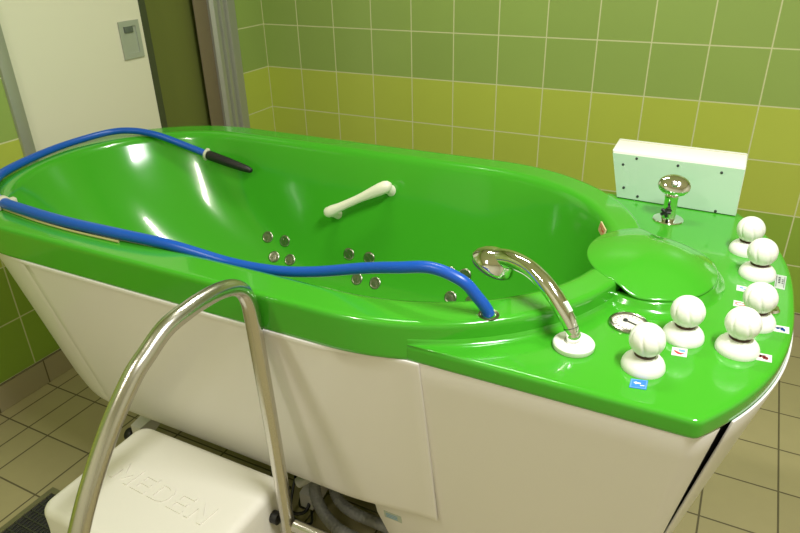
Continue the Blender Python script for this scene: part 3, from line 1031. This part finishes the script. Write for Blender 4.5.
obj('seal_ring', bm, 'black', t)
# head: bulging shell, face turned down to the tub
hc = Vector((bx + dx * 0.198, by + dy * 0.198, 0.944))
Hm = frame_to(hc, (dx * 0.42, dy * 0.42 - 0.30, -0.85), (dx, dy, 0))
bm = bmesh.new()
R = []
for (r, z, sh) in [(0.003, -0.031, -0.010), (0.012, -0.030, -0.010), (0.021, -0.0255, -0.008), (0.030, -0.018, -0.005), (0.0365, -0.007, -0.001), (0.0400, 0.002, 0), (0.0405, 0.007, 0), (0.0385, 0.0085, 0)]:
    R.append([Hm @ Vector((sh + r * math.cos(2 * PI * k / 44) * (1.10), r * math.sin(2 * PI * k / 44), z)) for k in range(44)])
loft(bm, R, True, True, True)
obj('shower_head', bm, 'chrome', t, smooth=70)
bm = bmesh.new()
lathe(bm, [(0.0385, 0.007), (0.0392, 0.009), (0.0385, 0.0125), (0.034, 0.0132), (0.024, 0.0135), (0.004, 0.0138)], 40, Hm)
for rr, nn in ((0.008, 6), (0.016, 12), (0.024, 18)):
    for k in range(nn):
        lathe(bm, [(0.0012, 0.0125), (0.0008, 0.0155)], 8, Hm @ Matrix.Translation((rr * math.cos(2 * PI * k / nn), rr * math.sin(2 * PI * k / nn), 0)))
obj('spray_face', bm, mat('grey_spray_face', lin(95, 105, 115), 0.35), t, smooth=40)
bm = bmesh.new()
i0 = int(nP * 0.34)
pm = pts[i0]
tg = (pts[i0 + 1] - pts[i0 - 1]).normalized()
sd = Vector((-dy, dx, 0)) * -1
if sd.y > 0:
    pass
box(bm, (-0.0045, -0.010, 0.0), (0.0045, 0.010, 0.004), 0.0015, M=frame_to(pm + Vector((-dx * 0.55 * 0.7, -dy * 0.55 * 0.7, 0.55)).normalized() * 0.0125 + Vector((0.002, -0.003, 0)), Vector((-dx * 0.6, -dy * 0.6 , 0.6)) , sd) @ Matrix.Identity(4))
obj('sliding_switch', bm, 'white', t)

# ------------------------------------------------------------------ blue hose
t = empty('spray_hose', (1.822, -1.776, 0.90))
tag(t, 'long blue rubber hose lying round the green tub rim with a black nozzle', 'hose')
HP = [(1.822, -1.776, 0.9005), (1.818, -1.778, 0.912), (1.803, -1.785, 0.936), (1.777, -1.793, 0.966), (1.722, -1.796, 0.980), (1.655, -1.794, 0.9655),
      (1.578, -1.784, 0.943), (1.456, -1.776, 0.905), (1.356, -1.775, 0.886), (1.24, -1.778, 0.882), (1.106, -1.805, 0.908), (0.967, -1.819, 0.9145), (0.807, -1.822, 0.9145), (0.66, -1.815, 0.9148),
      (0.522, -1.797, 0.915), (0.42, -1.745, 0.915), (0.335, -1.663, 0.915), (0.280, -1.518, 0.915), (0.257, -1.378, 0.915), (0.285, -1.243, 0.919), (0.345, -1.195, 0.919),
      (0.42, -1.165, 0.905), (0.50, -1.136, 0.874), (0.592, -1.113, 0.841)]
rd = [0.0108] * 9 + [0.0112, 0.0118, 0.0125, 0.013, 0.0135, 0.0135, 0.013, 0.012, 0.011, 0.0105, 0.0105, 0.0108, 0.011, 0.0115, 0.0115]
bm = bmesh.new()
tube(bm, crom(HP, 10), rd, 22)
obj('blue_tube', bm, 'blue', t, smooth=80)
A, B = Vector((0.585, -1.114, 0.842)), Vector((0.752, -1.098, 0.803))
bm = bmesh.new()
tube(bm, [A, A.lerp(B, 0.06), A.lerp(B, 0.5), A.lerp(B, 0.85), A.lerp(B, 0.97), B], [0.014, 0.0165, 0.0155, 0.0125, 0.009, 0.005], 24)
obj('nozzle', bm, 'black', t, smooth=60)
dn = (B - A).normalized()
bm = bmesh.new()
lathe(bm, [(0.0175, -0.004), (0.019, -0.002), (0.019, 0.003), (0.0175, 0.005), (0.014, 0.005)], 24, frame_to(A - dn * 0.004, dn))
lathe(bm, [(0.0075, 0), (0.0075, 0.018), (0.005, 0.021)], 14, frame_to(A - dn * 0.002, (0.2, 0.2, 1)))
lathe(bm, [(0.0065, 0), (0.0065, 0.018), (0.005, 0.020)], 14, frame_to(A - dn * 0.004, (-0.2, -0.5, -1)))
obj('hose_clamp', bm, 'clip', t)
bm = bmesh.new()
P1 = Vector((0.548, -1.803, 0.915))
dn = Vector((-0.96, 0.22, 0)).normalized()
lathe(bm, [(0.015, -0.009), (0.0172, -0.007), (0.0172, 0.007), (0.015, 0.009)], 28, frame_to(P1, dn))
box(bm, (-0.012, -0.030, -0.0145), (0.012, -0.012, -0.002), 0.003, M=Matrix.Translation(P1) @ Matrix.Rotation(-0.22, 4, 'Z'))
box(bm, (-0.010, 0.012, -0.0135), (0.010, 0.030, 0.006), 0.003, M=Matrix.Translation(P1) @ Matrix.Rotation(-0.22, 4, 'Z'))
obj('hose_clip', bm, 'clip', t)
bm = bmesh.new()
P_ = crom([(0.56, -1.813, 0.9030), (0.70, -1.829, 0.9030), (0.83, -1.835, 0.9030), (0.98, -1.833, 0.9030)], 8)
tube(bm, P_, 0.0028, 8)
obj('cord', bm, mat('beige_cord', lin(185, 180, 120), 0.6), t)

# ------------------------------------------------------------------ step stool
SX0, SX1, SY0, SY1, SZ = 0.925, 1.372, -2.158, -1.846, 0.387
t = empty('step_stool', ((SX0 + SX1) / 2, -2.15, 0))
tag(t, 'white moulded plastic step stool standing in front of the tub', 'stool')
def rrect(x0, x1, y0, y1, r, z, n=8):
    out = []
    for cx, cy, a0 in ((x1 - r, y0 + r, -PI / 2), (x1 - r, y1 - r, 0), (x0 + r, y1 - r, PI / 2), (x0 + r, y0 + r, PI)):
        for k in range(n + 1):
            a = a0 + PI / 2 * k / n
            out.append(Vector((cx + r * math.cos(a), cy + r * math.sin(a), z)))
    return out
def moulded(bm, x0, x1, y0, y1, zt, zb, r=0.035, flare=0.012):
    R = []
    for k in range(4):
        pass
    R.append(rrect(x0 - flare, x1 + flare, y0 - flare, y1 + (0.0 if y1 > -1.9 else 0), r, zb))
    R.append(rrect(x0, x1, y0, y1, r, zt - 0.05))
    R.append(rrect(x0, x1, y0, y1, r, zt - 0.022))
    for k in range(1, 6):
        a = PI / 2 * k / 5
        i = 0.022 * (1 - math.cos(a))
        R.append(rrect(x0 + i, x1 - i, y0 + i, y1 - i, r - i * 0.6, zt - 0.022 + 0.022 * math.sin(a)))
    R.append(rrect(x0 + 0.05, x1 - 0.05, y0 + 0.05, y1 - 0.05, 0.015, zt + 0.0005))
    loft(bm, R, True, True, True)
bm = bmesh.new()
moulded(bm, SX0, SX1, SY0, SY1, SZ, 0.0)
obj('upper_step', bm, 'stool', t, smooth=60)
bm = bmesh.new()
moulded(bm, SX0, SX1, SY0 - 0.30, SY0 - 0.013, 0.20, 0.0)
obj('lower_step', bm, 'stool', t, smooth=60)
# embossed word
def strokes(ch):
    V = lambda x, w_=0.22: [(x, 0), (x + w_, 0), (x + w_, 1), (x, 1)]
    Hh = lambda y, x0=0.22, x1=0.85: [(x0, y), (x1, y), (x1, y + 0.17), (x0, y + 0.17)]
    if ch == 'M':
        return [V(0), V(0.95), [(0.22, 1), (0.22, 0.62), (0.585, 0.08), (0.585, 0.46)], [(0.585, 0.46), (0.585, 0.08), (0.95, 0.62), (0.95, 1)]], 1.17
    if ch == 'E':
        return [V(0), Hh(0), Hh(0.415, 0.22, 0.75), Hh(0.83)], 0.85
    if ch == 'D':
        ps = []
        o_ = [(0.22, 0), (0.55, 0), (0.82, 0.10), (0.95, 0.32), (0.95, 0.68), (0.82, 0.90), (0.55, 1), (0.22, 1)]
        i_ = [(0.22, 0.17), (0.50, 0.17), (0.66, 0.24), (0.73, 0.38), (0.73, 0.62), (0.66, 0.76), (0.50, 0.83), (0.22, 0.83)]
        for k in range(7):
            ps.append([o_[k], o_[k + 1], i_[k + 1], i_[k]])
        return [V(0)] + ps, 0.95
    if ch == 'N':
        return [V(0), V(0.73), [(0.22, 1), (0.22, 0.62), (0.73, 0.0), (0.73, 0.38)]], 0.95
word = []
cx_ = 0
for ch in 'MEDEN':
    st, wd = strokes(ch)
    word += [[(cx_ + a, b_) for a, b_ in poly] for poly in st]
    cx_ += wd + 0.22
cx_ -= 0.22
bm = bmesh.new()
for poly in word:
    def at(a, b_, z, g=0.0):
        a, b_ = a * 0.292 / cx_, b_ * 0.050
        return Vector((1.004 + a + 0.12 * (b_ - 0.025), -2.022 - 0.055 * a + b_, z))
    loft(bm, [[at(a, b_, SZ + 0.0002) for a, b_ in poly], [at(a, b_, SZ + 0.0032) for a, b_ in poly]], True, True, True)
obj('embossed_word', bm, 'stool', t, smooth=0)

# steel handrail fixed to the right of the stool
RX = 1.403
hr = bmesh.new()
pts = [(RX + 0.012, -1.905, 0.02), (RX + 0.010, -1.902, 0.20), (RX + 0.008, -1.900, 0.33), (RX + 0.004, -1.902, 0.57), (RX + 0.001, -1.906, 0.76), (RX, -1.909, 0.86), (RX, -1.913, 0.898), (RX, -1.925, 0.925), (RX, -1.947, 0.943),
       (RX, -1.978, 0.953), (RX, -2.014, 0.957), (RX, -2.055, 0.957), (RX, -2.108, 0.951), (RX, -2.152, 0.930), (RX, -2.191, 0.906), (RX, -2.255, 0.843), (RX, -2.329, 0.742), (RX, -2.40, 0.60), (RX, -2.45, 0.40), (RX, -2.47, 0.02)]
tube(hr, crom(pts, 8), 0.0155, 28)
rail = obj('handrail', hr, 'steel', t, smooth=80)
bm = bmesh.new()
tube(bm, [Vector((RX + 0.03, -1.902, 0.318)), Vector((RX + 0.14, -1.903, 0.318))], 0.014, 20)
tube(bm, [Vector((RX + 0.14, -1.903, 0.318)), Vector((RX + 0.14, -1.903, 0.02))], 0.014, 20)
obj('cross_tube', bm, 'steel', rail)
bm = bmesh.new()
tube(bm, [Vector((RX - 0.036, -1.902, 0.318)), Vector((RX - 0.014, -1.902, 0.318))], 0.015, 20)
lathe(bm, [(0.0165, -0.012), (0.019, -0.010), (0.019, 0.010), (0.0165, 0.012)], 24, frame_to((RX + 0.0085, -1.901, 0.318), (1, 0, 0)))
obj('tube_clamp', bm, 'black', rail)
